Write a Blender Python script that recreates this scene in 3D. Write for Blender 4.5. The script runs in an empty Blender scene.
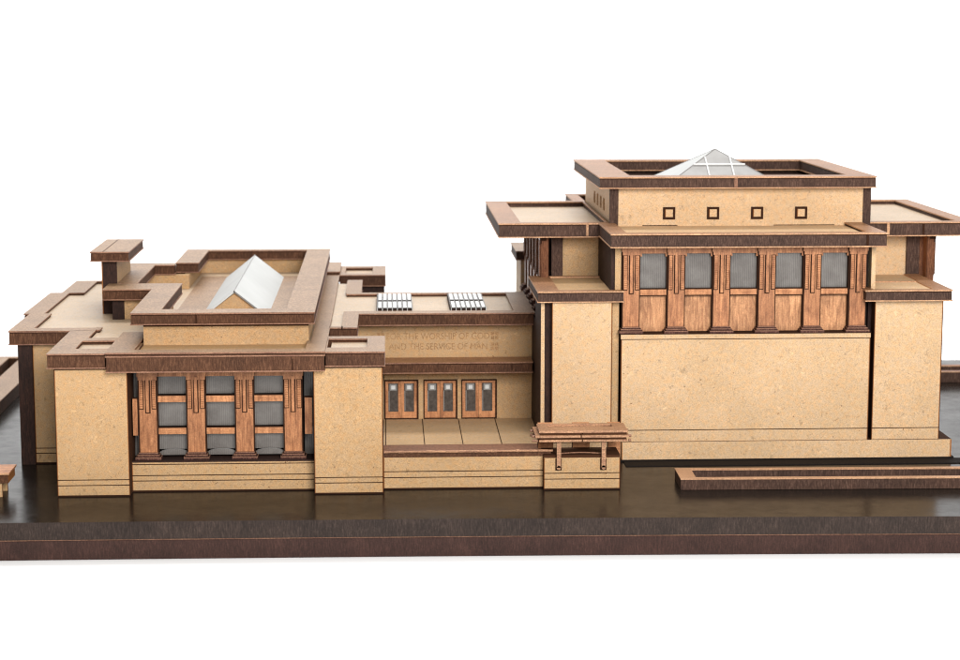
import bpy, bmesh, math, random
from mathutils import Vector, Matrix
random.seed(7)
S = 0.00035            # metres per model unit (the model is about 35 cm wide)
scene = bpy.context.scene
col = scene.collection

# ------------------------------------------------------------------ camera
F = 2000.0
pitch = math.atan(300 / F)
yaw = math.atan(95 * math.cos(pitch) / F)
fw = Vector((math.sin(yaw) * math.cos(pitch), math.cos(yaw) * math.cos(pitch), -math.sin(pitch)))
rt = Vector((math.cos(yaw), -math.sin(yaw), 0))
up = rt.cross(fw)
cam_d = bpy.data.cameras.new('camera')
cam = bpy.data.objects.new('camera', cam_d)
col.objects.link(cam)
M = Matrix((rt, up, -fw)).transposed().to_4x4()
M.translation = Vector((0, -2000, 468.69)) * S
cam.matrix_world = M
cam_d.sensor_width = 36
cam_d.lens = 36 * F / 960
cam_d.clip_start = 0.01
cam_d.clip_end = 50
cam_d.dof.use_dof = True
cam_d.dof.focus_distance = 2090 * S
cam_d.dof.aperture_fstop = 28
scene.camera = cam

# ------------------------------------------------------------------ world and lamps
world = bpy.data.worlds.new('World')
scene.world = world
world.use_nodes = True
bg = world.node_tree.nodes['Background']
bg.inputs[0].default_value = (1, 0.99, 0.975, 1)
bg.inputs[1].default_value = 0.40


def area(name, loc, target, size, power, color=(1, 1, 1), size_y=None):
    l = bpy.data.lights.new(name, 'AREA')
    l.energy = power
    l.color = color
    l.size = size
    if size_y:
        l.shape = 'RECTANGLE'
        l.size_y = size_y
    o = bpy.data.objects.new(name, l)
    o.location = loc
    o.rotation_euler = (Vector(target) - Vector(loc)).to_track_quat('-Z', 'Y').to_euler()
    col.objects.link(o)
    return o


area('key_softbox', (0.21, -0.90, 0.42), (0.05, 0.08, 0.02), 0.40, 11.6, (1, 0.98, 0.955))
area('backdrop_lamp', (0.0, 0.95, 1.75), (0, 2.1, 0.3), 1.6, 50, (1, 1, 1), 0.6)  # unseen lamp, added so the backdrop burns out to white
area('top_softbox', (0.05, 0.35, 1.15), (0.05, 0.1, 0.0), 0.8, 2.5, (1, 0.99, 0.97))

scene.view_settings.view_transform = 'Standard'
scene.view_settings.look = 'None'
scene.view_settings.exposure = 0.09
scene.view_settings.gamma = 1.0
scene.cycles.use_denoising = True
scene.cycles.max_bounces = 8
scene.cycles.filter_width = 1.1


# ------------------------------------------------------------------ materials
class NT:
    def __init__(self, name):
        self.m = bpy.data.materials.new(name)
        self.m.use_nodes = True
        self.t = self.m.node_tree
        self.b = self.t.nodes['Principled BSDF']
        tc = self.t.nodes.new('ShaderNodeTexCoord')
        mp = self.t.nodes.new('ShaderNodeMapping')
        mp.inputs['Scale'].default_value = (1 / S,) * 3
        oi = self.t.nodes.new('ShaderNodeObjectInfo')
        mul = self.n('ShaderNodeMath', operation='MULTIPLY')
        self.l(oi.outputs['Random'], mul.inputs[0])
        mul.inputs[1].default_value = 900
        cmb = self.t.nodes.new('ShaderNodeCombineXYZ')
        for i in range(3):
            self.l(mul.outputs[0], cmb.inputs[i])
        self.l(tc.outputs['Object'], mp.inputs['Vector'])
        self.l(cmb.outputs[0], mp.inputs['Location'])
        self.co = mp.outputs[0]
        self.rand = oi.outputs['Random']

    def n(self, t, **k):
        x = self.t.nodes.new(t)
        for a, v in k.items():
            setattr(x, a, v)
        return x

    def l(self, a, b):
        self.t.links.new(a, b)

    def scaled(self, sx, sy, sz):
        m = self.n('ShaderNodeMapping')
        m.inputs['Scale'].default_value = (sx, sy, sz)
        self.l(self.co, m.inputs['Vector'])
        return m.outputs[0]

    def noise(self, sc, detail=3, rough=0.6, vec=None, dist=0.0):
        x = self.n('ShaderNodeTexNoise')
        x.inputs['Scale'].default_value = sc
        x.inputs['Detail'].default_value = detail
        x.inputs['Roughness'].default_value = rough
        x.inputs['Distortion'].default_value = dist
        self.l(vec or self.co, x.inputs['Vector'])
        return x.outputs['Fac']

    def ramp(self, fac, stops):
        r = self.n('ShaderNodeValToRGB')
        e = r.color_ramp.elements
        while len(e) < len(stops):
            e.new(0.5)
        for i, (p, c) in enumerate(stops):
            e[i].position = p
            e[i].color = (*c, 1) if len(c) == 3 else c
        self.l(fac, r.inputs[0])
        return r.outputs[0]

    def mix(self, fac, a, b, mode='MIX'):
        x = self.n('ShaderNodeMix', data_type='RGBA', blend_type=mode)
        for s, v in ((x.inputs[0], fac), (x.inputs[6], a), (x.inputs[7], b)):
            if isinstance(v, (int, float)):
                s.default_value = v
            elif isinstance(v, tuple):
                s.default_value = (*v, 1)
            else:
                self.l(v, s)
        return x.outputs[2]

    def bump(self, h, strength, dist):
        x = self.n('ShaderNodeBump')
        x.inputs['Strength'].default_value = strength
        x.inputs['Distance'].default_value = dist * S
        self.l(h, x.inputs['Height'])
        self.l(x.outputs[0], self.b.inputs['Normal'])

    def done(self, colr, rough=0.6, spec=0.3):
        if isinstance(colr, tuple):
            self.b.inputs['Base Color'].default_value = (*colr, 1)
        else:
            self.l(colr, self.b.inputs['Base Color'])
        self.b.inputs['Roughness'].default_value = rough
        self.b.inputs['Specular IOR Level'].default_value = spec
        return self.m


def g(c):
    return (c, c, c)


def sc3(c, k):
    return tuple(v * k for v in c)


def mdf(name, base, dark=0.56, light=1.32, spec=0.25, rough=0.62):
    a = NT(name)
    fine = a.ramp(a.noise(1.0, 4, 0.9), [(0.32, sc3(base, dark)), (0.5, base), (0.70, sc3(base, light))])
    warm = a.ramp(a.noise(0.22, 2, 0.6), [(0.35, (1.05, 0.98, 0.90)), (0.5, (1.0, 1.0, 1.0)), (0.66, (0.97, 1.0, 1.08))])
    c = a.mix(1.0, fine, warm, 'MULTIPLY')

    def strokes(sc, msc, width, off, lo, hi):
        # short curved fibres: thin ridges of a noise field kept only in patches
        v_ = a.scaled(1, 1, 1)
        mp_ = v_.node
        mp_.inputs['Location'].default_value = (off, off * 1.7, off * 0.6)
        rr = a.noise(sc, 1, 0.5, v_, 0.8)
        rid = a.ramp(rr, [(0.5 - width, g(0)), (0.5, g(1)), (0.5 + width, g(0))])
        mk = a.ramp(a.noise(msc, 1, 0.5, v_), [(lo, g(0)), (hi, g(1))])
        return a.mix(1.0, rid, mk, 'MULTIPLY')
    c = a.mix(a.mix(1.0, strokes(0.11, 0.16, 0.022, 31, 0.58, 0.62), g(0.8), 'MULTIPLY'), c, sc3(base, 1.35))
    c = a.mix(a.mix(1.0, strokes(0.16, 0.22, 0.024, 77, 0.54, 0.58), g(0.9), 'MULTIPLY'), c, sc3(base, 0.62))
    c = a.mix(a.mix(1.0, strokes(0.10, 0.09, 0.022, 140, 0.62, 0.65), g(0.8), 'MULTIPLY'), c, sc3(base, 0.52))
    # sparse dark chips
    sp = a.ramp(a.noise(0.28, 2, 0.6), [(0.715, g(0)), (0.75, g(0.85))])
    c = a.mix(sp, c, (0.13, 0.055, 0.02))
    big = a.ramp(a.noise(0.012, 3, 0.6), [(0.3, (0.92, 0.90, 0.86)), (0.7, (1.06, 1.05, 1.05))])
    c = a.mix(1.0, c, big, 'MULTIPLY')
    a.bump(a.noise(0.6, 3, 0.7), 0.18, 0.5)
    return a.done(c, rough, spec)


def wood(name, c1, c2, along='x', rough=0.5, spec=0.35, fine=1.0, figure=False):
    a = NT(name)
    sv = {'x': (0.06, 1.1, 1.1), 'y': (1.1, 0.06, 1.1), 'z': (1.1, 1.1, 0.06), 'n': (0.5, 0.5, 0.5)}[along]
    n1 = a.noise(0.9 * fine, 4, 0.65, a.scaled(*sv))
    c = a.ramp(n1, [(0.30, c1), (0.70, c2)])
    sp = a.noise(0.7, 3, 0.7)
    c = a.mix(1.0, c, a.ramp(sp, [(0.32, g(0.78 if figure else 0.55)), (0.68, g(1.18 if figure else 1.40))]), 'MULTIPLY')
    big = a.ramp(a.noise(0.02, 2, 0.5), [(0.3, (0.88, 0.86, 0.86)), (0.7, (1.12, 1.10, 1.08))])
    c = a.mix(1.0, c, big, 'MULTIPLY')
    if figure:
        mpf = a.n('ShaderNodeMapping')
        mpf.inputs['Rotation'].default_value = (0, 0.5, 0)
        mpf.inputs['Scale'].default_value = (0.16, 0.16, 0.035)
        a.l(a.co, mpf.inputs['Vector'])
        fg = a.noise(1.0, 3, 0.6, mpf.outputs[0], 1.2)
        c = a.mix(1.0, c, a.ramp(fg, [(0.32, (0.66, 0.60, 0.56)), (0.52, (1.0, 1.0, 1.0)), (0.72, (1.28, 1.32, 1.38))]), 'MULTIPLY')
    a.bump(n1, 0.25, 0.5)
    return a.done(c, rough, spec)


def edge(name, c1, c2, c3, rough=0.7, spec=0.2):
    """cut edge scorched by the laser: upright striations with lighter flecks"""
    a = NT(name)
    n1 = a.noise(0.8, 3, 0.7, a.scaled(1.0, 1.0, 0.18))
    c = a.ramp(n1, [(0.28, c1), (0.52, c2), (0.78, c3)])
    n2 = a.noise(0.9, 2, 0.8)
    c = a.mix(1.0, c, a.ramp(n2, [(0.3, g(0.75)), (0.75, g(1.25))]), 'MULTIPLY')
    n3 = a.noise(0.03, 2, 0.6)
    c = a.mix(1.0, c, a.ramp(n3, [(0.3, (0.8, 0.78, 0.78)), (0.7, (1.2, 1.15, 1.12))]), 'MULTIPLY')
    a.bump(n1, 0.4, 0.6)
    return a.done(c, rough, spec)


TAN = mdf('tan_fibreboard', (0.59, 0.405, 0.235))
ROOF = mdf('glare_paled_fibreboard', (0.50, 0.38, 0.26), spec=0.3, rough=0.5)  # backlight glare on the roofs is painted in as paleness
TANDIM = mdf('shaded_tan_fibreboard', (0.485, 0.312, 0.160))  # same tan board, its weaker share of key light painted in
FLOORM = mdf('floor_fibreboard', (0.54, 0.365, 0.205), spec=0.2)
BURNSHADE = NT('scorch_and_shade_line').done((0.035, 0.014, 0.007), 0.8, 0.1)  # scorched cuts; also paints shade in gaps and at wall feet
TICK = NT('scored_tick').done((0.17, 0.062, 0.022), 0.8, 0.1)
BURNSOFT = NT('scorched_edge').done((0.06, 0.024, 0.011), 0.8, 0.1)
BURNHOT = NT('orange_scorch').done((0.30, 0.12, 0.04), 0.8, 0.1)
WAL = wood('walnut_veneer', (0.160, 0.085, 0.040), (0.41, 0.255, 0.140), 'n', 0.5, 0.3)
WALR = wood('reddish_walnut_veneer', (0.22, 0.095, 0.045), (0.40, 0.21, 0.098), 'n', 0.5, 0.3)
EDG = edge('walnut_cut_edge', (0.032, 0.0165, 0.0115), (0.067, 0.036, 0.025), (0.145, 0.086, 0.063))
EDGR = edge('reddish_cut_edge', (0.040, 0.016, 0.007), (0.082, 0.035, 0.017), (0.17, 0.082, 0.044))
LIP = wood('pale_ply_edge', (0.36, 0.18, 0.10), (0.60, 0.365, 0.205), 'x', 0.6, 0.25)
LIPP = wood('slat_ply_edge', (0.26, 0.125, 0.075), (0.52, 0.30, 0.165), 'x', 0.6, 0.25)
LIPD = wood('dark_ply_edge', (0.16, 0.072, 0.048), (0.33, 0.18, 0.108), 'x', 0.6, 0.25)
CHER = wood('cherry_veneer', (0.27, 0.10, 0.038), (0.50, 0.225, 0.095), 'z', 0.45, 0.35, 0.7, True)
CHERP = wood('honey_cherry_panel', (0.32, 0.135, 0.055), (0.60, 0.31, 0.145), 'z', 0.45, 0.35, 0.7, True)
CHERT = wood('cherry_strip', (0.38, 0.155, 0.062), (0.56, 0.26, 0.115), 'x', 0.5, 0.3, 1.0, True)
EDGC = edge('cherry_cut_edge', (0.075, 0.028, 0.013), (0.16, 0.062, 0.028), (0.30, 0.13, 0.06))
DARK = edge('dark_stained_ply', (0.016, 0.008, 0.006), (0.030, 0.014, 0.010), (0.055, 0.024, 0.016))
SHOE = edge('scorched_column_foot', (0.035, 0.013, 0.009), (0.075, 0.030, 0.022), (0.22, 0.11, 0.08))
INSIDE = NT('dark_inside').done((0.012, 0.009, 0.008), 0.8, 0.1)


def flute_pane(name, k, cont):
    a = NT(name)
    w = a.n('ShaderNodeTexWave', wave_type='BANDS', bands_direction='X')
    w.inputs['Scale'].default_value = 0.17
    w.inputs['Distortion'].default_value = 0.6
    w.inputs['Detail'].default_value = 2
    a.l(a.co, w.inputs['Vector'])
    c = a.ramp(w.outputs['Fac'], [(0.0, (0.130 * k, 0.119 * k, 0.110 * k)), (0.7, (0.145 * k, 0.132 * k, 0.120 * k)), (1.0, (0.145 * k * cont, 0.132 * k * cont, 0.12 * k * cont))])
    n = a.noise(0.05, 3, 0.6)
    c = a.mix(1.0, c, a.ramp(n, [(0.3, (0.72, 0.68, 0.66)), (0.7, (1.2, 1.2, 1.2))]), 'MULTIPLY')
    a.bump(w.outputs['Fac'], 0.25, 0.3)
    return a.done(c, 0.3, 0.5)


PANE = flute_pane('fluted_grey_pane', 0.82, 1.45)
PANE2 = flute_pane('brownish_fluted_pane', 0.86, 1.2)


def clear_pane():
    a = NT('dark_door_glass')
    c = a.ramp(a.noise(0.25, 3, 0.6), [(0.3, (0.035, 0.028, 0.024)), (0.7, (0.085, 0.07, 0.06))])
    return a.done(c, 0.25, 0.5)


GLASS = clear_pane()
COPE = wood('reddish_coping_veneer', (0.13, 0.055, 0.028), (0.24, 0.11, 0.058), 'n', 0.6, 0.2)
ACRY = NT('frosted_white_acrylic')
ACRY.b.inputs['Subsurface Weight'].default_value = 0.0
ac = ACRY.ramp(ACRY.noise(0.02, 3, 0.5), [(0.3, (0.54, 0.55, 0.54)), (0.7, (0.61, 0.62, 0.61))])
ACRY = ACRY.done(ac, 0.6, 0.2)
ACRY2 = NT('grey_acrylic')
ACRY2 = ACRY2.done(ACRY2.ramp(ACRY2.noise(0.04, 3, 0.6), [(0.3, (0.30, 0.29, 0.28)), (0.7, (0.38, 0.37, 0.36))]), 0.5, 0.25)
WHITE = NT('white_painted_line').done((0.80, 0.80, 0.79), 0.45, 0.4)
LEAD = NT('grey_acrylic_edge').done((0.22, 0.21, 0.20), 0.4, 0.4)


def board_top():
    a = NT('dark_glossy_board')
    c = a.ramp(a.noise(0.03, 4, 0.6, a.scaled(0.4, 1, 1)), [(0.3, (0.010, 0.0075, 0.006)), (0.7, (0.018, 0.013, 0.010))])
    n = a.noise(0.12, 3, 0.6)
    a.bump(n, 0.10, 0.25)
    m = a.done(c, 0.2, 0.5)
    a.b.inputs['IOR'].default_value = 1.15
    r = a.ramp(a.noise(0.05, 3, 0.6), [(0.3, g(0.16)), (0.7, g(0.27))])
    a.l(r, a.b.inputs['Roughness'])
    return m


BOARD = board_top()
BE1 = edge('board_upper_edge', (0.018, 0.012, 0.010), (0.032, 0.022, 0.018), (0.066, 0.046, 0.038))
BE2 = edge('board_lower_edge', (0.024, 0.012, 0.009), (0.040, 0.019, 0.015), (0.066, 0.033, 0.026))
SWEEP = NT('white_backdrop_paper').done((0.96, 0.96, 0.96), 0.9, 0.0)
ENG = wood('engraved_letters', (0.31, 0.18, 0.087), (0.39, 0.235, 0.12), 'n', 0.8, 0.1)


# ------------------------------------------------------------------ mesh helpers
def U(v):
    return Vector(v) * S


class MB:
    """collects shapes (in model units) into ONE mesh"""

    def __init__(self):
        self.bm = bmesh.new()
        self.mats = []

    def mi(self, m):
        if m not in self.mats:
            self.mats.append(m)
        return self.mats.index(m)

    def face(self, pts, m):
        f = self.bm.faces.new([self.bm.verts.new(U(p)) for p in pts])
        f.material_index = self.mi(m)
        return f

    def box(self, x0, x1, y0, y1, z0, z1, m, f=None, l=None, r=None, b=None, t=None, u=None):
        f, l, r, b, t, u = f or m, l or m, r or m, b or m, t or m, u or m
        self.face([(x0, y0, z0), (x1, y0, z0), (x1, y0, z1), (x0, y0, z1)], f)
        self.face([(x1, y1, z0), (x0, y1, z0), (x0, y1, z1), (x1, y1, z1)], b)
        self.face([(x0, y1, z0), (x0, y0, z0), (x0, y0, z1), (x0, y1, z1)], l)
        self.face([(x1, y0, z0), (x1, y1, z0), (x1, y1, z1), (x1, y0, z1)], r)
        self.face([(x0, y0, z1), (x1, y0, z1), (x1, y1, z1), (x0, y1, z1)], t)
        self.face([(x0, y1, z0), (x1, y1, z0), (x1, y0, z0), (x0, y0, z0)], u)
        return self

    def prism(self, rects, holes, z0, z1, top, side, under=None, e=0.0):
        """union of rectangles minus holes, extruded; e grows the outline"""
        rs = [(a - e, b + e, c - e, d + e) for a, b, c, d in rects]
        hs = [(a + e, b - e, c + e, d - e) for a, b, c, d in holes]
        xs = sorted({round(v, 4) for r in rs + hs for v in r[:2]})
        ys = sorted({round(v, 4) for r in rs + hs for v in r[2:]})

        def ins(i, j):
            if i < 0 or j < 0 or i >= len(xs) - 1 or j >= len(ys) - 1:
                return False
            cx, cy = (xs[i] + xs[i + 1]) / 2, (ys[j] + ys[j + 1]) / 2
            hit = lambda R: any(a < cx < b and c < cy < d for a, b, c, d in R)
            return hit(rs) and not hit(hs)
        for i in range(len(xs) - 1):
            for j in range(len(ys) - 1):
                if not ins(i, j):
                    continue
                x0, x1, y0, y1 = xs[i], xs[i + 1], ys[j], ys[j + 1]
                self.face([(x0, y0, z1), (x1, y0, z1), (x1, y1, z1), (x0, y1, z1)], top)
                self.face([(x0, y1, z0), (x1, y1, z0), (x1, y0, z0), (x0, y0, z0)], under or side)
                if not ins(i, j - 1):
                    self.face([(x0, y0, z0), (x1, y0, z0), (x1, y0, z1), (x0, y0, z1)], side)
                if not ins(i, j + 1):
                    self.face([(x1, y1, z0), (x0, y1, z0), (x0, y1, z1), (x1, y1, z1)], side)
                if not ins(i - 1, j):
                    self.face([(x0, y1, z0), (x0, y0, z0), (x0, y0, z1), (x0, y1, z1)], side)
                if not ins(i + 1, j):
                    self.face([(x1, y0, z0), (x1, y1, z0), (x1, y1, z1), (x1, y0, z1)], side)
        return self

    def rim(self, rects, holes, zt, th, top=None, side=None, lip=None, low=True, e=0.8):
        """laminated cornice: thin veneer plate, thick scorched edge, thin bottom ply"""
        top, side, lip = top or WAL, side or EDG, lip or LIPD
        self.prism(rects, holes, zt - 1.7, zt, top, lip, side, e)
        self.prism(rects, holes, zt - 2.7, zt - 1.72, BURNSHADE, BURNSHADE, None, -0.3)
        self.prism(rects, holes, zt - th + (1.3 if low else 0), zt - 2.72, side, side)
        if low:
            self.prism(rects, holes, zt - th, zt - th + 1.28, lip, LIP if lip is LIP else lip, side, e)
        return self

    def poly(self, pts, z0, z1, top, side):
        n = len(pts)
        self.face([(x, y, z1) for x, y in pts], top)
        self.face([(x, y, z0) for x, y in reversed(pts)], side)
        for i in range(n):
            a, b = pts[i], pts[(i + 1) % n]
            self.face([(*a, z0), (*b, z0), (*b, z1), (*a, z1)], side)
        return self

    def bar(self, p, q, r, m, seg=8):
        p, q = Vector(p), Vector(q)
        d = (q - p).normalized()
        a = d.orthogonal().normalized()
        b = d.cross(a)
        ring = lambda c: [c + (a * math.cos(t) + b * math.sin(t)) * r for t in (2 * math.pi * k / seg for k in range(seg))]
        A, B = ring(p), ring(q)
        for k in range(seg):
            self.face([A[k], A[(k + 1) % seg], B[(k + 1) % seg], B[k]], m)
        self.face(list(reversed(A)), m)
        self.face(B, m)
        return self

    def build(self, name, parent=None, loc=(0, 0, 0), bevel=0.0):
        bmesh.ops.remove_doubles(self.bm, verts=self.bm.verts, dist=0.001 * S)
        me = bpy.data.meshes.new(name)
        self.bm.to_mesh(me)
        self.bm.free()
        for m in self.mats:
            me.materials.append(m)
        o = bpy.data.objects.new(name, me)
        col.objects.link(o)
        base = Vector((0, 0, 0))
        if parent is not None:
            o.parent = parent
            p = parent
            while p is not None:
                base += p.location
                p = p.parent
        o.location = U(loc) - base if True else None
        if bevel:
            b = o.modifiers.new('soft_edges', 'BEVEL')
            b.width = bevel * S
            b.segments = 2
            b.limit_method = 'ANGLE'
            b.angle_limit = math.radians(50)
        return o


def thing(name, label, cat, loc, group=None):
    o = bpy.data.objects.new(name, None)
    o.empty_display_size = 0.01
    o.location = U(loc)
    o['label'] = label
    o['category'] = cat
    if group:
        o['group'] = group
    col.objects.link(o)
    return o


def dup(o, parent, loc, name=None):
    """copy of a part with its sub-parts, placed at loc (model units) under parent"""
    c = o.copy()
    col.objects.link(c)
    c.parent = parent
    c.location = U(loc) - parent.location
    for ch in o.children:
        d = ch.copy()
        col.objects.link(d)
        d.parent = c
    return c


def plate(mb, x0, x1, y, d, z0, z1, m=None, grooves=(), left=None, right=None):
    """a laser cut wall plate with scorched cut sides and scored lines"""
    m = m or TAN
    mb.box(x0, x1, y, y + d, z0, z1, BURNSOFT, f=m, l=left or BURNSOFT, r=right or BURNSOFT, t=m)
    if z0 == 0:
        mb.box(x0 - .3, x1 + .3, y - 0.5, y + 3, 0.05, 1.5, BURNSHADE)  # dark strip painted in for the contact shade on the board
    for gz in grooves:
        mb.box(x0 + .05, x1 - .05, y - 0.12, y + .05, gz - 0.45, gz + 0.45, BURNSHADE)
    # toasted orange fringe along the cut sides
    mb.box(x0 + .1, x0 + .9, y - 0.07, y + .05, z0 + .2, z1 - .2, BURNHOT)
    mb.box(x1 - .9, x1 - .1, y - 0.07, y + .05, z0 + .2, z1 - .2, BURNHOT)
    mb.box(x0 - .35, x0 + .25, y - 0.1, y + 2, z0 + .2, z1 - .1, BURNSHADE)
    mb.box(x1 - .25, x1 + .35, y - 0.1, y + 2, z0 + .2, z1 - .1, BURNSHADE)
    return mb


# ================================================================== THE SETTING
sw = bpy.data.meshes.new('white_sweep')
bm = bmesh.new()
prof = [(-1.6, 0.0), (1.6, 0.0)]
for k in range(1, 13):
    t = math.pi / 2 * k / 12
    prof.append((1.6 + 0.6 * math.sin(t), 0.6 - 0.6 * math.cos(t)))
prof.append((2.2, 3.0))
zb = -37.4 * S
prev = None
for y, z in prof:
    cur = [bm.verts.new((-3.2, y, z + zb)), bm.verts.new((3.2, y, z + zb))]
    if prev:
        f = bm.faces.new([prev[0], prev[1], cur[1], cur[0]])
        f.smooth = True
    prev = cur
bm.to_mesh(sw)
bm.free()
sw.materials.append(SWEEP)
so = bpy.data.objects.new('ground_backdrop', sw)
so['kind'] = 'structure'
col.objects.link(so)

# ================================================================== BASEBOARD
bb = thing('baseboard', 'dark glossy two layer wooden board that carries the whole temple model', 'board', (90, 340, -37))


def front_y(x):
    # the front edge of the board bows very slightly
    t = (x - 90) / 460.0
    return -111 - 4.0 * t * t - 8 * t


xs = [-640 + 40 * k for k in range(int((900 + 640) / 40) + 1)]
out = [(x, front_y(x)) for x in xs] + [(900, 800), (-640, 806)]
m = MB()
m.poly(out, -17.4, 0.0, BOARD, BE1)
m.build('upper_layer', bb)
m = MB()
out2 = [(x, front_y(x) + 0.9) for x in xs] + [(899, 799), (-639, 805)]
m.poly(out2, -18.4, -17.42, LIPD, LIPD)
out3 = [(x, front_y(x) - 0.6) for x in xs] + [(900, 800), (-640, 806)]
m.poly(out3, -37, -18.42, BE2, BE2)
m.build('lower_layer', bb)


# ================================================================== COLUMNS
def column_mb(w, h, rod_top, rod_bot, side=None):
    """front face at y=0 (depth +), standing on z=0, centred on x=0"""
    mb = MB()
    hw = w / 2
    sd = side or BURNSHADE
    mb.box(-hw, hw, 0, 9, 7, h, CHER, l=side or BURNSOFT, r=side or BURNSOFT)
    mb.box(-hw - 1.4, hw + 1.2, 1.2, 8.5, 6.5, h - .1, sd)  # dark outline of the shaft, also painting its shadow beside it
    # fluted side strips with ladder ticks, each framed by a scorched line
    zs, zt = rod_bot + 4, rod_top - 1
    for s in (-1, 1):
        a, b = sorted((s * hw * 1.0, s * hw * 0.46))
        mb.box(a, b, -.5, 0.02, zs - 1, zt + .9, BURNSHADE)
        mb.box(a + (.75 if s > 0 else .35), b - (.35 if s > 0 else .75), -1.4, -.45, zs, zt, CHER, l=sd, r=sd, u=BURNSHADE, t=BURNSHADE)
        z = zs + 2
        while z < zt - 1:
            mb.box(a + .8, b - .8, -1.5, -1.35, z, z + 0.38, TICK)
            z += 2.3
    mb.box(-hw * 0.31, hw * 0.31, -.2, 0.02, rod_bot - 1.3, rod_top + .5, BURNSHADE)
    mb.box(-1.6, 1.6, -1.9, 0.02, rod_bot, rod_top + 3, CHER, l=sd, r=sd, u=BURNSHADE)
    # head of the column: stepped out on both sides
    mb.box(-hw - 1.9, hw + 1.9, -1.2, 6, rod_top + 3.02, h, CHER, l=BURNSHADE, r=BURNSHADE, u=BURNSHADE)
    mb.box(-hw - 0.9, hw + 0.9, -1.0, 6, rod_top - 0.6, rod_top + 3.0, CHER, l=BURNSHADE, r=BURNSHADE, u=BURNSHADE)
    return mb


def shoe_mb(w):
    mb = MB()
    hw = w / 2
    for k, (ex, z0, z1) in enumerate(((4.4, 0, 2.7), (2.6, 2.9, 5.0), (1.0, 5.2, 7.0))):
        mb.box(-hw - ex, hw + ex, -ex - 1.4, 9 + ex * .3, z0, z1, SHOE, t=LIPD)
        mb.box(-hw - ex + .1, hw + ex - .1, -ex - 1.6, -ex - 1.38, z1 - 0.8, z1 - .1, LIPD)
        if k < 2:
            mb.box(-hw - ex + .8, hw + ex - .8, -ex - .6, 9, z1, z1 + .2, BURNSHADE)
    return mb


# ================================================================== MEETING HOUSE (left)
H = thing('meeting_house', 'long low tan building model with a gabled white skylight and small chimney', 'building model', (-170, 0, 0))
GZ = (17.3, 11.6)
HEAVY = dict(side=EDGR, lip=LIPD)

# corner piers
for x0, x1 in ((-334.8, -262), (-74.8, -5)):
    m = MB()
    plate(m, x0, x1, 0, 92, 0, 132, TANDIM, GZ)
    m.box(x0 + 6, x1 - 6, 92, 120, 0, 132, DARK)
    m.box(x0 - .2, x1 + .2, -.5, 40, 130.6, 132.2, BURNSHADE)  # dark line paints the gap shadow below the cap
    m.build('corner_pier', H)
m = MB()
m.box(-60, -3, 640, 728, 0, 133, DARK)
m.build('corner_pier', H)
m = MB()
m.box(-334, -262, 640, 728, 0, 133, DARK)
m.build('corner_pier', H)
# pier caps
for rects, holes in (
        ([(-340.5, -283, -5, 98), (-340.5, -315, 98, 152)], [(-318, -283, 26, 80)]),
        ([(-62, -3, -5, 98)], [(-62, -20, 22, 82)]),
        ([(-62, -2, 634, 736)], [(-56, -18, 652, 718)]),
        ([(-340.5, -283, 634, 736)], [(-318, -290, 652, 718)])):
    m = MB()
    m.rim(rects, holes, 148, 15.5, **HEAVY)
    c = m.build('pier_cap', H, bevel=0.25)
    m = MB()
    r = rects[0]
    m.box(r[0] + 4, r[1] - 1, r[2] + 4, r[3] - 4, 134, 143.8, ROOF)
    m.build('roof_deck', c)

# plinth and sill under the windows
m = MB()
plate(m, -261.9, -75, 19, 14, 0, 30.5, TANDIM, (17, 11.4, 28.6))
m.box(-261.9, -75, 19.5, 60, 30.55, 32, DARK)
m.build('plinth', H)
# hollow body behind the windows
m = MB()
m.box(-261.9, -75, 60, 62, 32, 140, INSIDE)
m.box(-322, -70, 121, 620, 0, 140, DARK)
m.build('inner_wall', H)
# return windows beside the piers
for x0, x1, xx in ((-261.8, -255.2, -1), (-86.4, -77, 1)):
    m = MB()
    m.box(x0, x1, 48, 50, 32, 128, PANE, l=BURNSHADE, r=BURNSHADE)
    m.box(x0 + 1.4, x1 - .4, 24, 30, 58, 96, CHER, l=BURNSHADE, r=BURNSHADE, t=BURNSHADE, u=BURNSHADE)
    m.box(x0 + 1, x1, 23.8, 29, 96.1, 97, BURNSHADE)
    m.build('side_window', H)
# columns
cmb = column_mb(17.6, 95, 83, 49)
hx = (-245.6, -196.4, -146.9, -97.2)
hc0 = cmb.build('column', H, (hx[0], 30, 32))
sh = shoe_mb(17.6)
s0 = sh.build('column_base', hc0, (hx[0], 30, 32))
for x in hx[1:]:
    dup(hc0, H, (x, 30, 32))
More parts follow.
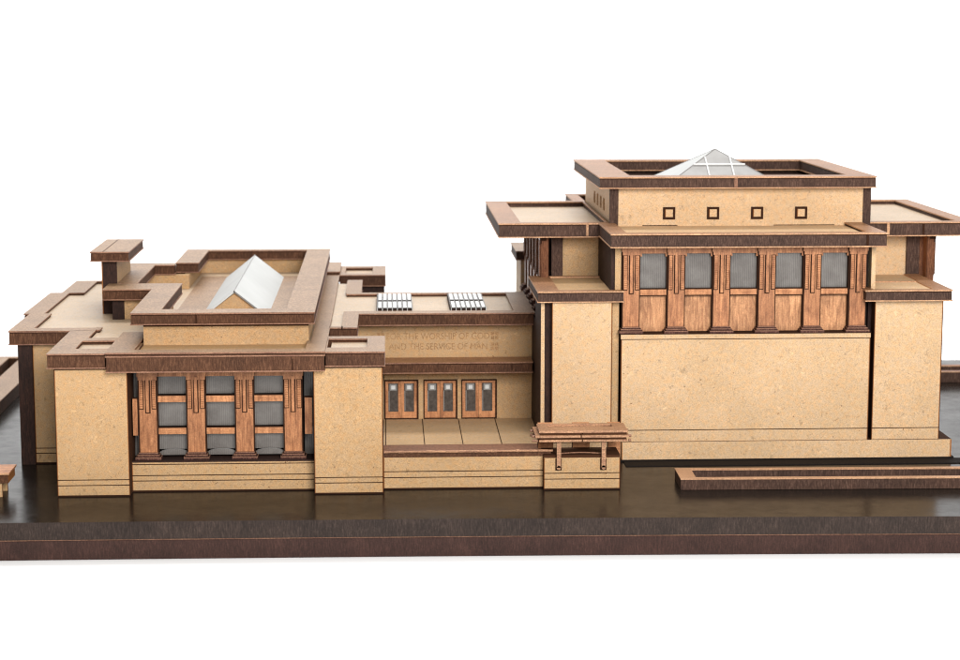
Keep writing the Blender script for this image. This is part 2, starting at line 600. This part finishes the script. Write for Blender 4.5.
# lintel, rails and panes
m = MB()
m.box(-255, -88, 33, 42, 117.5, 127, CHER, u=BURNSHADE)
m.build('lintel', H)
for i in range(3):
    x0, x1 = hx[i] + 9, hx[i + 1] - 9
    w = MB()
    for z0, z1 in ((90.5, 97), (57, 63.5)):
        w.box(x0 - 2, x1 + 2, 34, 41, z0, z1, CHERT, u=BURNSHADE, t=BURNSHADE)
        w.box(x0, x1, 33.8, 34.2, z1, z1 + .9, BURNSHADE)
    w.box(x0 - .2, x0 + .8, 34, 41, 34, 117.5, BURNSHADE)
    w.box(x1 - .8, x1 + .2, 34, 41, 34, 117.5, BURNSHADE)
    fr = w.build('window', H)
    for z0, z1 in ((97.9, 117.4), (64.4, 90.4), (40, 56.9)):
        m = MB()
        m.box(x0 + .8, x1 - .8, 41.2, 43, z0, z1, PANE2)
        m.build('pane', fr)
    # scalloped clear bottom edge of the acrylic strip
    m = MB()
    arc = [(x0 + 1.2 + (x1 - x0 - 2.4) * k / 12, 37.4 + 3.2 * math.sin(math.pi * k / 12) ** 0.6) for k in range(13)]
    pts_ = [(x0 + 1.2, 34.5)] + [(x1 - 1.2, 34.5)] + arc[::-1]
    m.face([(x, 37, z) for x, z in pts_], PANE2)
    m.face([(x, 40.5, z) for x, z in pts_[::-1]], PANE2)
    for k in range(len(pts_)):
        a, b = pts_[k], pts_[(k + 1) % len(pts_)]
        m.face([(b[0], 37, b[1]), (a[0], 37, a[1]), (a[0], 40.5, a[1]), (b[0], 40.5, b[1])], ACRY2)
    m.build('pane_edge', fr)

# left wing: recessed wall with dark corner strip
m = MB()
m.box(-399, -384, 156, 570, 0, 134, DARK)
plate(m, -383.9, -330, 160, 6, 0, 134, TANDIM, GZ)
m.box(-383.9, -323, 166.2, 570, 0, 134, DARK)
m.box(-352, -350.5, 158.8, 160, 58, 96, BURNSHADE)
m.build('wing_wall', H)

# lower roof deck and its broad rim
m = MB()
m.prism([(-399, -262, 160, 590), (-262, -80, 160, 770)], [], 134, 144.6, ROOF, DARK)
m.prism([(-314, -80, 98, 160), (-280, -80, 26, 98)], [], 134, 144.6, ROOF, DARK)
m.build('lower_roof_deck', H)
m = MB()
m.rim([(-407, -340.6, 152, 172), (-407, -384, 172, 286), (-414, -392, 286, 470), (-400, -374, 470, 590), (-374, -262, 582, 590),
       (-340.6, -316, 152.1, 172), (-316, -311, 158, 176)], [], 148, 15.5, **HEAVY)
m.rim([(-78.5, -63, 60, 634)], [], 148, 15.5, **HEAVY)
m.build('lower_cornice', H, bevel=0.25)
m = MB()
m.rim([(-281, -62.5, 690, 750), (-82, -62.5, 640, 690)], [], 152, 14, **HEAVY)
m.build('rear_cornice', H, bevel=0.25)

# centre cornice above the windows
m = MB()
m.rim([(-281.2, -63.5, -10, 8), (-281.2, -256, 8, 128), (-82, -63.5, 8, 60)], [], 149.4, 20.5, **HEAVY)
m.prism([(-281.2, -63.5, -10, 8)], [], 144.6, 146.0, LIPD, LIPD, None, 1.0)
m.prism([(-255.9, -82.1, 8.1, 11)], [], 144, 147.2, WAL, EDGR)
m.prism([(-255.9, -253, 11.1, 66)], [], 144, 147.2, WAL, EDGR)
m.box(-252.9, -82.5, 11.1, 66, 138, 144.9, TANDIM)
m.box(-96, -94.7, -10.1, -9.9, 129.5, 142, BURNSHADE)
m.build('centre_cornice', H, bevel=0.25)

# raised centre wall and the cross shaped upper cornice
m = MB()
m.prism([(-252.5, -81.5, 66, 660), (-309, -252.5, 262, 300), (-309, -297, 300, 486), (-309, -252.5, 486, 500)],
        [(-246, -88, 72, 654), (-300, -246, 300.1, 485.9)], 143.7, 166.8, TANDIM, TANDIM)
m.box(-310, -297, 257, 261.9, 143.7, 166.8, DARK)
m.box(-296.9, -265, 260, 261.9, 143.7, 166.8, TANDIM)
m.box(-252.6, -81.4, 65.7, 65.9, 164.4, 166.8, BURNSHADE)  # gap shadow under the upper cornice, painted as a dark line
m.build('upper_wall', H)
m = MB()
m.rim([(-264, -75.5, 56, 84), (-264, -236, 84, 249.9), (-264, -236, 508.1, 648), (-104.5, -75.5, 84, 648), (-264, -75.5, 648, 664),
       (-319, -236, 250, 302), (-319, -288, 306, 485), (-319, -264, 485, 508)],
      [], 180, 12.6, **HEAVY)
m.box(-197.5, -196, 54.8, 55.3, 169, 177.8, BURNSHADE)
m.build('upper_cornice', H, bevel=0.25)
m = MB()
m.box(-245.9, -88.1, 72.1, 653.9, 143, 149.6, ROOF)
m.box(-296.9, -246, 300.2, 485.8, 143, 149.6, ROOF)
m.build('upper_roof_deck', H)

# gabled skylight with its brown kerb
sk = MB()
sk.prism([(-240, -104.2, 180, 600)], [(-207.5, -133.5, 228, 586)], 149.62, 151.2, WAL, EDG)
skf = sk.build('skylight', H)
yf, yb, xr, hw, zr, ze = 228, 588, -170.5, 38, 180.5, 150.5
m = MB()
th = 1.8
for s in (-1, 1):
    a = [(xr, yf, zr), (xr, yb, zr), (xr + s * hw, yb, ze), (xr + s * hw, yf, ze)]
    n = Vector((s * (zr - ze), 0, hw)).normalized() * th
    b = [tuple(Vector(p) - n) for p in a]
    if s > 0:
        a, b = a[::-1], b[::-1]
    m.face(a, ACRY)
    m.face(b[::-1], ACRY)
    for k in range(4):
        m.face([a[k], b[k], b[(k + 1) % 4], a[(k + 1) % 4]], LEAD if (s > 0) else ACRY)
m.build('skylight_pane', skf)
for y in (yf + 4, yb - 6):
    m = MB()
    m.face([(xr - hw + 3, y, ze), (xr + hw - 3, y, ze), (xr, y, zr - 3.4)], TANDIM)
    m.face([(xr + hw - 3, y + 2, ze), (xr - hw + 3, y + 2, ze), (xr, y + 2, zr - 3.4)], TANDIM)
    m.build('gable', skf)
m = MB()
m.bar((xr, yf - .2, zr + .1), (xr, yb, zr + .1), 0.5, LEAD)
m.build('ridge', skf)

# chimney
m = MB()
m.box(-327.5, -310, 304, 425, 144.7, 206, TANDIM, f=DARK, l=BURNHOT, b=DARK)
m.box(-327.7, -326.5, 303.8, 304.1, 144.7, 206, BURNHOT)
ch = m.build('chimney', H)
m = MB()
m.rim([(-338.5, -295.5, 296, 436)], [], 217.5, 11.5, **HEAVY)
m.box(-325, -324, 296, 436, 217.6, 217.8, EDGR)
m.build('chimney_cap', ch, bevel=0.25)

# ================================================================== ENTRANCE HALL (middle link)
E = thing('entrance_hall', 'low tan link building with three double doors and an inscribed parapet between the taller halls', 'building model', (70, 150, 0))
m = MB()
plate(m, -4.6, 160.5, 18, 14, 0, 33.5, TANDIM, (18.7, 12.4))
m.build('plinth', E)
m = MB()
m.box(-4.6, 161, 17.5, 72, 33.6, 35.6, COPE, f=EDGR)
m.build('coping', E, bevel=0.2)
m = MB()
pts = 60
for k in range(pts):
    x0 = -4 + 174 * k / pts
    m.bar((x0, 16.6 + random.uniform(-.15, .15), 39.6), (x0 + 174 / pts + .05, 16.6 + random.uniform(-.15, .15), 39.6), 1.3 + random.uniform(-.2, .25), LIPP, 8)
m.box(-4, 168, 17.6, 20, 35.65, 38.6, EDGR)
m.build('handrail', E)
m = MB()
m.box(-4.6, 172, 74, 290, 14, 20.6, FLOORM)
for x in (-2.4, 40.2, 82.2, 124.7):
    m.box(x - .5, x + .5, 74.2, 289.8, 20.55, 20.75, BURNSHADE)
m.build('terrace_floor', E)
# door wall
m = MB()
m.box(-6, 172, 290.5, 300, 14, 92, TANDIM)
m.box(-4.2, -3.4, 289.6, 290.4, 20.7, 72, BURNSHADE)
m.build('door_wall', E)
# door frames and doors
for x0, x1 in ((-3.4, 36.0), (42.0, 81.2), (86.0, 127.2)):
    w = MB()
    w.box(x0, x1, 288.0, 290.4, 65.6, 67.0, BURNSHADE)
    w.box(x0, x0 + 1, 288.0, 290.4, 20.8, 65.6, BURNSHADE)
    w.box(x1 - 1.9, x1, 287.0, 290.4, 20.8, 65.6, BURNSHADE)
    w.box(x0 + 1, x1 - 1.9, 288.0, 290.4, 20.8, 22, BURNSHADE)
    d = w.build('door_frame', E)
    mid = (x0 + x1 - 1) / 2
    for a, b in ((x0 + 1.05, mid - .25), (mid + .25, x1 - 1.95)):
        wd = b - a
        m = MB()
        ia, ib, z0, z1 = a + wd * .18, b - wd * .18, 29.5, 63.0
        for r in ((a, ia, 22.1, 65.5), (ib, b, 22.1, 65.5), (ia, ib, 22.1, z0), (ia, ib, z1, 65.5)):
            m.box(r[0], r[1], 288.6, 290.3, r[2], r[3], CHERT)
        lf = m.build('door', d)
        m = MB()
        m.box(ia + .02, ib - .02, 289.6, 290.2, z0 + .02, z1 - .02, GLASS)
        cx = (ia + ib) / 2
        m.box(cx - 4.2, cx + 4.2, 289.4, 289.58, z1 - 8.6, z1 - .8, LEAD)
        m.box(cx - 2.3, cx + 2.3, 289.2, 289.38, z1 - 7.2, z1 - 2.6, ACRY)
        m.box(ia + .5, ia + 1.3, 289.4, 289.58, z0 + 1, z1 - 9, LEAD)
        m.build('door_glass', lf)
# canopy over the doors
m = MB()
m.rim([(-6, 166, 255, 290.4)], [], 93, 13, WALR, EDGR, LIPD)
m.box(142, 143.2, 254.5, 254.9, 83, 91, BURNSHADE)
m.build('canopy', E, bevel=0.2)
# inscribed parapet wall
m = MB()
m.box(-60, 170, 290.5, 298, 93.05, 132, TANDIM)
m.box(-34, 168, 290.2, 290.45, 129.8, 131.6, BURNSHADE)
iw = m.build('inscription_wall', E)


def text_mesh(body, size, x, z, y, parent, width):
    cu = bpy.data.curves.new('lettering', 'FONT')
    cu.body = body
    cu.size = size * S
    cu.extrude = 0.0
    cu.offset = 0.0
    tmp = bpy.data.objects.new('tmp_text', cu)
    col.objects.link(tmp)
    dg = bpy.context.evaluated_depsgraph_get()
    me = bpy.data.meshes.new_from_object(tmp.evaluated_get(dg))
    bpy.data.objects.remove(tmp)
    xs_ = [v.co.x for v in me.vertices]
    k = width * S / (max(xs_) - min(xs_))
    x_0 = min(xs_)
    for v in me.vertices:
        v.co = Vector(((v.co.x - x_0) * k, -v.co.z, v.co.y))
    me.materials.clear()
    me.materials.append(ENG)
    o = bpy.data.objects.new('lettering', me)
    col.objects.link(o)
    o.parent = parent
    o.location = U((x, y, z))
    return o


text_mesh('FOR THE WORSHIP OF GOD', 10.5, -0.5, 114.4, 290.3, iw, 119)
text_mesh('AND THE SERVICE OF MAN', 10.5, 2.0, 102.4, 290.3, iw, 114)
for zc in (118, 105.6):
    for xc in (124.6, -7.5):
        m = MB()
        for dx in (-2.4, 2.4):
            for dz in (-2.4, 2.4):
                cx, cz = xc + dx, zc + dz
                m.prism([(cx - 1.9, cx + 1.9, 290.22, 290.45)], [], cz - 1.9, cz + 1.9, ENG, ENG)
        m.build('ornament', iw)

# roof with its rim
m = MB()
m.box(-62.5, 172, 286, 452, 134, 144.4, ROOF)
m.box(-62.5, -36, 165, 286, 134, 144.3, ROOF)
m.box(-62.5, -36, 452, 570, 134, 144.3, ROOF)
m.build('roof_deck', E)
m = MB()
m.rim([(-49, -33, 161, 280), (-49, 168, 268, 288)], [(-49, -48.9, 268, 290)], 148, 14.5, **HEAVY)
m.rim([(-62.6, -49.1, 161, 170)], [], 148, 14.5, **HEAVY)
m.rim([(147, 168, 288.9, 440), (-49, 168, 440.9, 452)], [], 148, 14.5, **HEAVY)
m.rim([(-50, -32, 453, 580)], [], 148, 14.5, **HEAVY)
m.build('roof_cornice', E, bevel=0.25)
# two gridded roof lights
for x0 in (-11, 74.5):
    x1 = x0 + 40.5
    w = MB()
    w.box(x0 - .2, x1 + .2, 298, 424, 144.45, 148.8, DARK)
    w.box(x0 - 1.2, x0 - .25, 298, 424, 144.45, 150.6, DARK)
    fr = w.build('roof_light', E)
    n = 7
    for row in ((298.5, 350), (366, 422)):
        for k in range(n):
            a = x0 + (x1 - x0) * k / n
            m = MB()
            m.box(a + .95, a + (x1 - x0) / n - .95, row[0], row[1], 149.6, 150.6, WHITE, f=LEAD, l=LEAD)
            m.build('glazing_bar', fr)
    m = MB()
    for k in range(n + 1):
        a = x0 + (x1 - x0) * k / n
        m.box(a - .35, a + .35, 298.2, 423, 148.85, 150.0, LEAD)
        m.box(a - .35, a + .35, 297.2, 297.95, 144.6, 150.2, ACRY)
    m.build('grid', fr)

# ================================================================== TEMPLE (right)
T = thing('temple_hall', 'tall square tan temple model with a pyramid skylight and five front windows', 'building model', (392, 400, 0))
# slab
m = MB()
m.box(256, 622, 140, 650, 2.2, 21.8, BURNSOFT, f=TAN, r=TAN)
m.box(170, 255.9, 146, 650, 0, 21.7, BURNSOFT, f=TAN)
m.box(256.1, 257, 139.93, 140.02, .3, 21.5, BURNHOT)
m.box(620.4, 621.9, 139.93, 140.02, .3, 21.5, BURNHOT)
m.build('plinth', T)
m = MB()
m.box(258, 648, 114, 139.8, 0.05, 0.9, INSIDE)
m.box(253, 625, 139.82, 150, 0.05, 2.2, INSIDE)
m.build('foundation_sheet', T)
# core
m = MB()
m.box(200, 584, 170, 640, 21.9, 176, DARK)
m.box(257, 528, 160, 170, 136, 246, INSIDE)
m.build('core', T)
# front centre wall
m = MB()
plate(m, 254.6, 528.6, 142.5, 16, 21.85, 134.9, TAN, (34.5,))
m.box(254.2, 528.9, 142.1, 168, 135, 135.7, BURNSHADE)
m.box(254.2, 528.9, 142.2, 168, 135.75, 140.8, BURNSOFT, f=TAN, t=WALR)
m.box(253.6, 529.3, 141.4, 168, 140.85, 141.7, BURNSHADE)
m.build('front_wall', T)
m = MB()
m.box(177, 200, 270, 535, 21.9, 140, TAN, l=DARK, f=DARK)
m.build('side_wall', T)
# corner piers and their caps
for kind, x0, x1, y0 in (('L', 179, 244.5, 143), ('R', 533, 608.2, 143)):
    m = MB()
    plate(m, x0, x1, y0, 90, 21.85, 178, TAN, (34.5,) if kind == 'R' else ())
    if kind == 'L':
        m.box(167.5, 171.5, 150, 232, 14, 178, DARK, f=TAN)
        m.box(171.6, 178.9, 152, 232, 14, 178, DARK)
        m.box(244.7, 253, 152, 200, 21.9, 178, TANDIM)
        m.box(168.0, 177, 232.2, 330, 14, 144, DARK)
    else:
        m.box(529, 532.8, 158, 200, 21.9, 178, DARK)
    p = m.build('corner_pier', T)
    m = MB()
    if kind == 'L':
        m.rim([(163.5, 256.5, 140, 278)], [(186, 249, 150, 272)], 189, 12.5, WALR, EDG, LIP)
        m.box(184, 252, 148, 284, 178.05, 187.4, TANDIM)
    else:
        m.rim([(520.5, 615, 134, 212), (600, 615, 212, 278)], [(530, 597, 141, 212)], 189, 12.5, WALR, EDG, LIP)
        m.box(528, 600, 140.5, 284, 178.05, 187.6, TAN)
    m.build('pier_cap', p, bevel=0.2)
for x0, x1 in ((172, 246), (534, 608)):
    m = MB()
    m.box(x0, x1, 546, 640, 21.9, 177, TAN, b=TAN)
    p = m.build('corner_pier', T)
    m = MB()
    m.rim([(x0 - 6, x1 + 6, 541, 646)], [], 189, 12, WAL, EDG, LIPD)
    m.build('pier_cap', p, bevel=0.2)
# recessed side walls above the caps, with dark corner posts
for x0, x1, px, sgn in ((202, 258, 189.5, -1), (522, 602.5, 602.5, 1)):
    m = MB()
    m.box(x0, x1, 285, 300, 187, 236, TANDIM if sgn < 0 else TAN)
    m.box(px, px + 13 if sgn < 0 else px + 15, 281, 284.8, 185, 237, DARK if sgn < 0 else EDG, f=EDG)
    m.box(px, px + 13, 300, 530, 141, 237, DARK)
    if sgn > 0:
        m.box(617.6, 623.4, 282, 300, 150, 237, EDGC, l=BURNSHADE, r=BURNSHADE)
        m.box(624, 630, 284, 300, 150, 237, EDGC, l=BURNSHADE, r=BURNSHADE)
        m.box(623.3, 624.1, 285, 300, 150, 237, BURNSHADE)
    m.build('recessed_wall', T)
m = MB()
m.box(244, 254, 152, 285, 187, 250, DARK, f=DARK)
m.box(248, 254.5, 150, 170, 178, 250, TANDIM)
m.build('return_wall', T)
m = MB()
m.box(529.5, 534, 150, 285, 187, 240, TAN)
m.box(528, 600, 300, 310, 187, 236, TAN)
m.build('return_wall', T)

# front columns, windows
tx = (265.3, 314.6, 364.2, 414.0, 464.0, 514.0)
tc = column_mb(17.4, 98, 86, 44)
c0 = tc.build('column', T, (tx[0], 146.5, 141.8))
st = shoe_mb(17.4)
st.build('column_base', c0, (tx[0], 146.5, 141.8))
for x in tx[1:]:
    dup(c0, T, (x, 146.5, 141.8))
m = MB()
m.box(256, 524, 150, 158, 228.5, 239, CHER, u=BURNSHADE)
m.build('lintel', T)
for i in range(5):
    x0, x1 = tx[i] + 8.7, tx[i + 1] - 8.7
    w = MB()
    w.box(x0, x1, 150.5, 157, 183, 189, CHERT, u=BURNSHADE, t=BURNSHADE)
    w.box(x0, x1, 150.3, 150.6, 189.1, 190.1, BURNSHADE)
    w.box(x0, x1, 150.3, 150.6, 181.9, 182.9, BURNSHADE)
    w.box(x0 - .2, x0 + .9, 150.5, 157, 190, 228.4, BURNSHADE)
    w.box(x1 - 1.6, x1 + .2, 150.5, 157, 190, 228.4, BURNSHADE)  # wider than the left strip: paints the shadow on the pane
    for s, xx in ((1, x0), (-1, x1)):          # small haunches at the window head
        w.box(min(xx, xx + s * 3.2), max(xx, xx + s * 3.2), 149.5, 156, 225.4, 228.4, CHER, u=BURNSHADE, l=BURNSHADE, r=BURNSHADE)
    fr = w.build('window', T)
    m = MB()
    m.box(x0 + .9, x1 - 1.6, 155, 157, 190, 228.4, PANE)
    m.build('pane', fr)
    # panel below, with rounded bottom corners
    m = MB()
    px = [(x0 + .2, 181.8), (x0 + .2, 149), (x0 + 1.6, 145.2), (x0 + 3.2, 143.4), (x0 + 5.5, 142.2), (x1 - 5.5, 142.2), (x1 - 3.2, 143.4), (x1 - 1.6, 145.2), (x1 - .2, 149), (x1 - .2, 181.8)]
    m.face([(x, 155.5, z) for x, z in px], CHERP)
    m.face([(x, 157, z) for x, z in reversed(px)], CHERP)
    for k in range(len(px)):
        a, b = px[k], px[(k + 1) % len(px)]
        m.face([(a[0], 157, a[1]), (b[0], 157, b[1]), (b[0], 155.5, b[1]), (a[0], 155.5, a[1])], BURNSHADE)
    m.build('lower_panel', fr)
m = MB()
m.box(258, 526, 157.2, 159.8, 141.8, 240, BURNSHADE)
m.build('backing', T)
# side columns seen edge-on under the left arm, and on the right arm
sc0 = column_mb(17.4, 98, 86, 44, EDGC).build('column', T, (176, 276, 141.8))
shoe_mb(17.4).build('column_base', sc0, (176, 276, 141.8))
for sgn, xf in ((0, 176), (1, 631)):
    for k in range(6):
        y = 276 + 49.8 * k
        c = sc0 if (sgn == 0 and k == 0) else dup(sc0, T, (xf, y, 141.8))
        c.rotation_euler = (0, 0, -math.pi / 2 if sgn == 0 else math.pi / 2)
for xf in (183, 622):
    m = MB()
    for k in range(5):
        y = 276 + 49.8 * k
        m.box(xf, xf + 3, y + 9, y + 41, 150, 186, CHER)
        m.box(xf, xf + 3, y + 9, y + 41, 190, 226, PANE)
    m.build('side_windows', T)
m = MB()
m.box(600, 628, 285, 535, 21.9, 141, TAN)
m.box(176, 189, 270, 535, 140.1, 141.5, DARK)
m.build('side_wall', T)

# four arm cornices with their trays: left, right, back, front
m = MB()
m.rim([(127.5, 252, 254, 556)], [(152, 251, 266, 540)], 252, 16.5, WALR, EDG, LIP)
m.box(226.5, 229.2, 253.1, 253.5, 237.5, 250.2, LIP)
a1 = m.build('side_cornice', T, bevel=0.25)
m = MB()
m.box(150, 254, 264, 542, 237, 245.5, ROOF)
m.build('roof_deck', a1)
m = MB()
m.rim([(548, 673, 252, 560)], [(552, 655, 264, 546)], 252, 16.5, WALR, EDG, LIP)
m.box(571, 574.2, 251.1, 251.5, 237.5, 250.2, LIP)
m.box(612, 614.6, 251.1, 251.5, 237.5, 250.2, BURNSHADE)
a2 = m.build('side_cornice', T, bevel=0.25)
m = MB()
m.box(550, 657, 262, 548, 237, 246.5, ROOF)
m.build('roof_deck', a2)
m = MB()
m.rim([(241, 540, 560, 680)], [(255, 526, 566, 660)], 251, 16, WALR, EDG, LIP)
m.build('rear_cornice', T, bevel=0.25)
m = MB()
m.rim([(241.3, 540.2, 129, 251.6)], [(258, 522, 141, 251)], 252.2, 15.5, WALR, EDG, LIP)
m.box(518, 520.5, 128.1, 128.5, 238.5, 250.6, BURNSHADE)
a3 = m.build('front_cornice', T, bevel=0.25)
m = MB()
m.box(257, 523, 140, 262, 240, 248.6, TAN)
m.build('roof_deck', a3)

# upper block
m = MB()
m.box(262.5, 542, 250, 254, 247.5, 293.5, TAN, l=EDG, r=EDG)
m.box(252.6, 262.4, 249, 254, 247.5, 293.5, EDG)
m.box(542.1, 551, 249, 254, 247.5, 293.5, EDG)
m.box(256, 260, 254.1, 556, 247.5, 293.4, TAN)
m.box(544, 548, 254.1, 556, 247.5, 293.4, TAN, r=TAN)
m.box(256, 548, 556.1, 560, 247.5, 293.4, TAN)
m.box(290, 330, 249.6, 249.95, 248.9, 249.7, BURNSHADE)
m.box(440, 510, 249.6, 249.95, 248.9, 249.7, BURNSHADE)
uw = m.build('upper_wall', T)
v0 = None
for x in (320.3, 370.5, 420.8, 471.2):
    v = MB()
    for x0, x1, z0, z1 in ((-7, 7, 4.4, 7), (-7, 7, -7, -4.4), (-7, -4.4, -4.4, 4.4), (4.4, 7, -4.4, 4.4)):
        v.box(x0, x1, 0, 1, z0, z1, BURNSHADE)
    v.box(-4.4, -3.7, .2, 1, -4.4, 4.4, BURNHOT)
    v.box(-4.3, 4.3, .4, 1, -4.3, 4.3, TAN)
    v.build('square_vent', uw, (x, 249, 263.2))
for y in (300, 335, 370, 405):
    v = MB()
    for y0, y1, z0, z1 in ((-8, 8, 4.4, 7), (-8, 8, -7, -4.4), (-8, -5, -4.4, 4.4), (5, 8, -4.4, 4.4)):
        v.box(.5, 1, y0 * .8, y1 * .8, z0, z1, ENG)
    v.build('square_vent', uw, (254.9, y + 40, 266))
m = MB()
m.rim([(240, 553.5, 238, 550)], [(276, 526, 262, 526)], 305.3, 13.3, WALR, EDG, LIP)
m.box(392, 396, 237.1, 237.5, 293.5, 303.5, LIPD)
m.build('upper_cornice', T, bevel=0.25)
m = MB()
m.box(260.1, 543.9, 254.2, 556, 280, 288, EDG)
m.box(260.1, 543.9, 540, 555.9, 288, 292.9, EDG)
m.build('upper_roof_deck', T)

# pyramid skylight
P0 = MB()
apx = (395, 392, 327.5)
b = [(325, 322, 288.1), (465, 322, 288.1), (465, 462, 288.1), (325, 462, 288.1)]
P0.face([b[0], b[1], apx], ACRY2)  # front face greyer than the rest: its shading is in the colour
P0.face([b[1], b[2], apx], ACRY)
P0.face([b[2], b[3], apx], ACRY)
P0.face([b[3], b[0], apx], ACRY)
P0.face(b[::-1], ACRY)
py = P0.build('skylight', T)
m = MB()
for q in b:
    m.bar(q, apx, 0.6, LEAD)
A, B, C3 = Vector(b[0]), Vector(b[1]), Vector(apx)
off = Vector((0, -.7, .9))
for t in (0.395, 0.605):
    p = A.lerp(B, t)
    tt = 2 * min(t, 1 - t) - 0.03
    q = Vector((p.x, A.y + (C3.y - A.y) * tt, A.z + (C3.z - A.z) * tt))
    m.bar(p + off, q + off, 1.0, WHITE)
for tt in (0.56,):
    m.bar(A.lerp(C3, tt) + off, B.lerp(C3, tt) + off, 1.0, WHITE)
m.build('glazing_bar', py)

# ================================================================== GATE PAVILION (pergola over a pedestal)
G = thing('garden_pavilion', 'little slatted wooden canopy on two struts over a tan pedestal before the temple', 'pavilion', (199, 40, 0))
m = MB()
plate(m, 160.2, 238.8, 8, 39, 0, 33.5, TANDIM, (17.5, 11.4))
m.box(160.2, 238.8, 9, 47, 33.55, 36.2, BURNSOFT)
m.build('pedestal', G)
m = MB()
m.prism([(154.5, 245.5, 0, 39)], [(165, 232, 21, 34)], 61.2, 63.6, WALR, LIPP)
m.box(165, 232, 21.1, 33.9, 59.5, 60.6, BURNSHADE)
m.box(166, 231, 24, 27, 60.65, 62.0, CHERT)
m.build('canopy_top', G, bevel=0.2)
for x0, x1, z0, z1, yo in ((155.5, 244.5, 59.3, 61.1, 1.2), (150.5, 246.5, 56.4, 59.0, -1.6), (154.5, 245, 52.0, 54.2, -.8)):
    m = MB()
    mid = (x0 + x1) / 2 - 1
    pale = z0 < 59.2
    m.box(x0, mid - .5, yo, 46, z0, z1, EDGC, f=LIPP if pale else BURNSOFT, t=WALR)
    m.box(mid + .5, x1, yo, 46, z0, z1, EDGC, f=LIPP if pale else BURNSOFT, t=WALR)
    m.build('canopy_slat', G, bevel=0.2)
m = MB()
m.box(156, 244, 1.5, 45, 54.3, 56.3, BURNSOFT)
m.build('canopy_core', G)
for z in (57, 52.6):
    for yy in (4, 34):
        m = MB()
        m.bar((147.5, yy, z), (153.3, yy, z), 1.5, LIPD)
        m.bar((246.6, yy, z), (249.5, yy, z), 1.5, LIPD)
        m.build('rod_end', G)
for x in (175.2, 221.4):
    m = MB()
    m.box(x - 3.3, x + 3.3, 7.7, 7.98, 20.5, 33, BURNSHADE)
    m.box(x - 2.2, x + 2.2, 4.0, 7.7, 24, 51.4, LIPP, l=BURNSOFT, r=BURNSOFT)
    m.bar((x, 4.0, 24), (x, 7.7, 24), 2.15, LIPP, 12)
    m.build('strut', G)
for x0, x1 in ((157, 173), (193.4, 211.3), (230.5, 243.6)):
    m = MB()
    m.box(x0, x1, 47.2, 58, 22, 61, CHERT, l=BURNSOFT, r=BURNSOFT)
    m.build('post', G)
m = MB()
for k in range(14):
    a = 178 + 40 * k / 13
    m.bar((a, 14, 36.9 + .9 * math.sin(k / 13 * math.pi)), (a + 3, 14, 36.9 + .9 * math.sin((k + 1) / 13 * math.pi)), .7, LIPD, 6)
m.build('arched_rail', G)

# ================================================================== PLANTERS AND BENCH
def planter(name, label, x0, x1, y0, y1, h, w, fw_, side, top):
    t = thing(name, label, 'planter', ((x0 + x1) / 2, (y0 + y1) / 2, 0), 'planter frames lying on the board')
    m = MB()
    m.prism([(x0, x1, y0, y1)], [(x0 + w, x1 - w, y0 + fw_, y1 - fw_)], h - 1.2, h, top, LIP, None, .4)
    m.prism([(x0, x1, y0, y1)], [(x0 + w, x1 - w, y0 + fw_, y1 - fw_)], .1, h - 1.22, side, side)
    m.build('frame', t, bevel=0.2)
    m = MB()
    m.box(x0 + w + .1, x1 - w - .1, y0 + fw_ + .1, y1 - fw_ - .1, .1, 1.2, DARK)
    m.build('tray', t)
    return t


p1 = planter('planter_box', 'long low empty planter frame in front of the temple', 301.5, 760, -4, 47, 12, 16, 7, EDG, LIP)
p1.rotation_euler.z = math.radians(-1.2)
planter('planter_box', 'long brown planter frame running back beside the meeting house', -560, -477, 437, 790, 17, 33, 12, EDGR, WAL)
planter('planter_box', 'brown planter frame at the far right rear of the board', 700, 890, 616, 672, 15, 12, 9, EDG, LIPD)

B_ = thing('low_bench', 'low brown wooden bench on the board left of the meeting house', 'bench', (-415, 18, 0))
m = MB()
m.box(-450, -382.5, -3, 38, 24, 26, CHERT, f=LIP)
m.build('seat', B_, bevel=0.2)
m = MB()
m.box(-450, -384, -1, 36, 15, 23.95, EDGR, r=BURNHOT)
m.build('apron', B_)
for x0, x1, y0, y1 in ((-400, -391, 2, 6), (-446, -440, 2, 6), (-400, -391, 30, 34), (-446, -440, 30, 34)):
    m = MB()
    m.box(x0, x1, y0, y1, .1, 14.95, CHER, f=TANDIM)
    m.build('leg', B_)
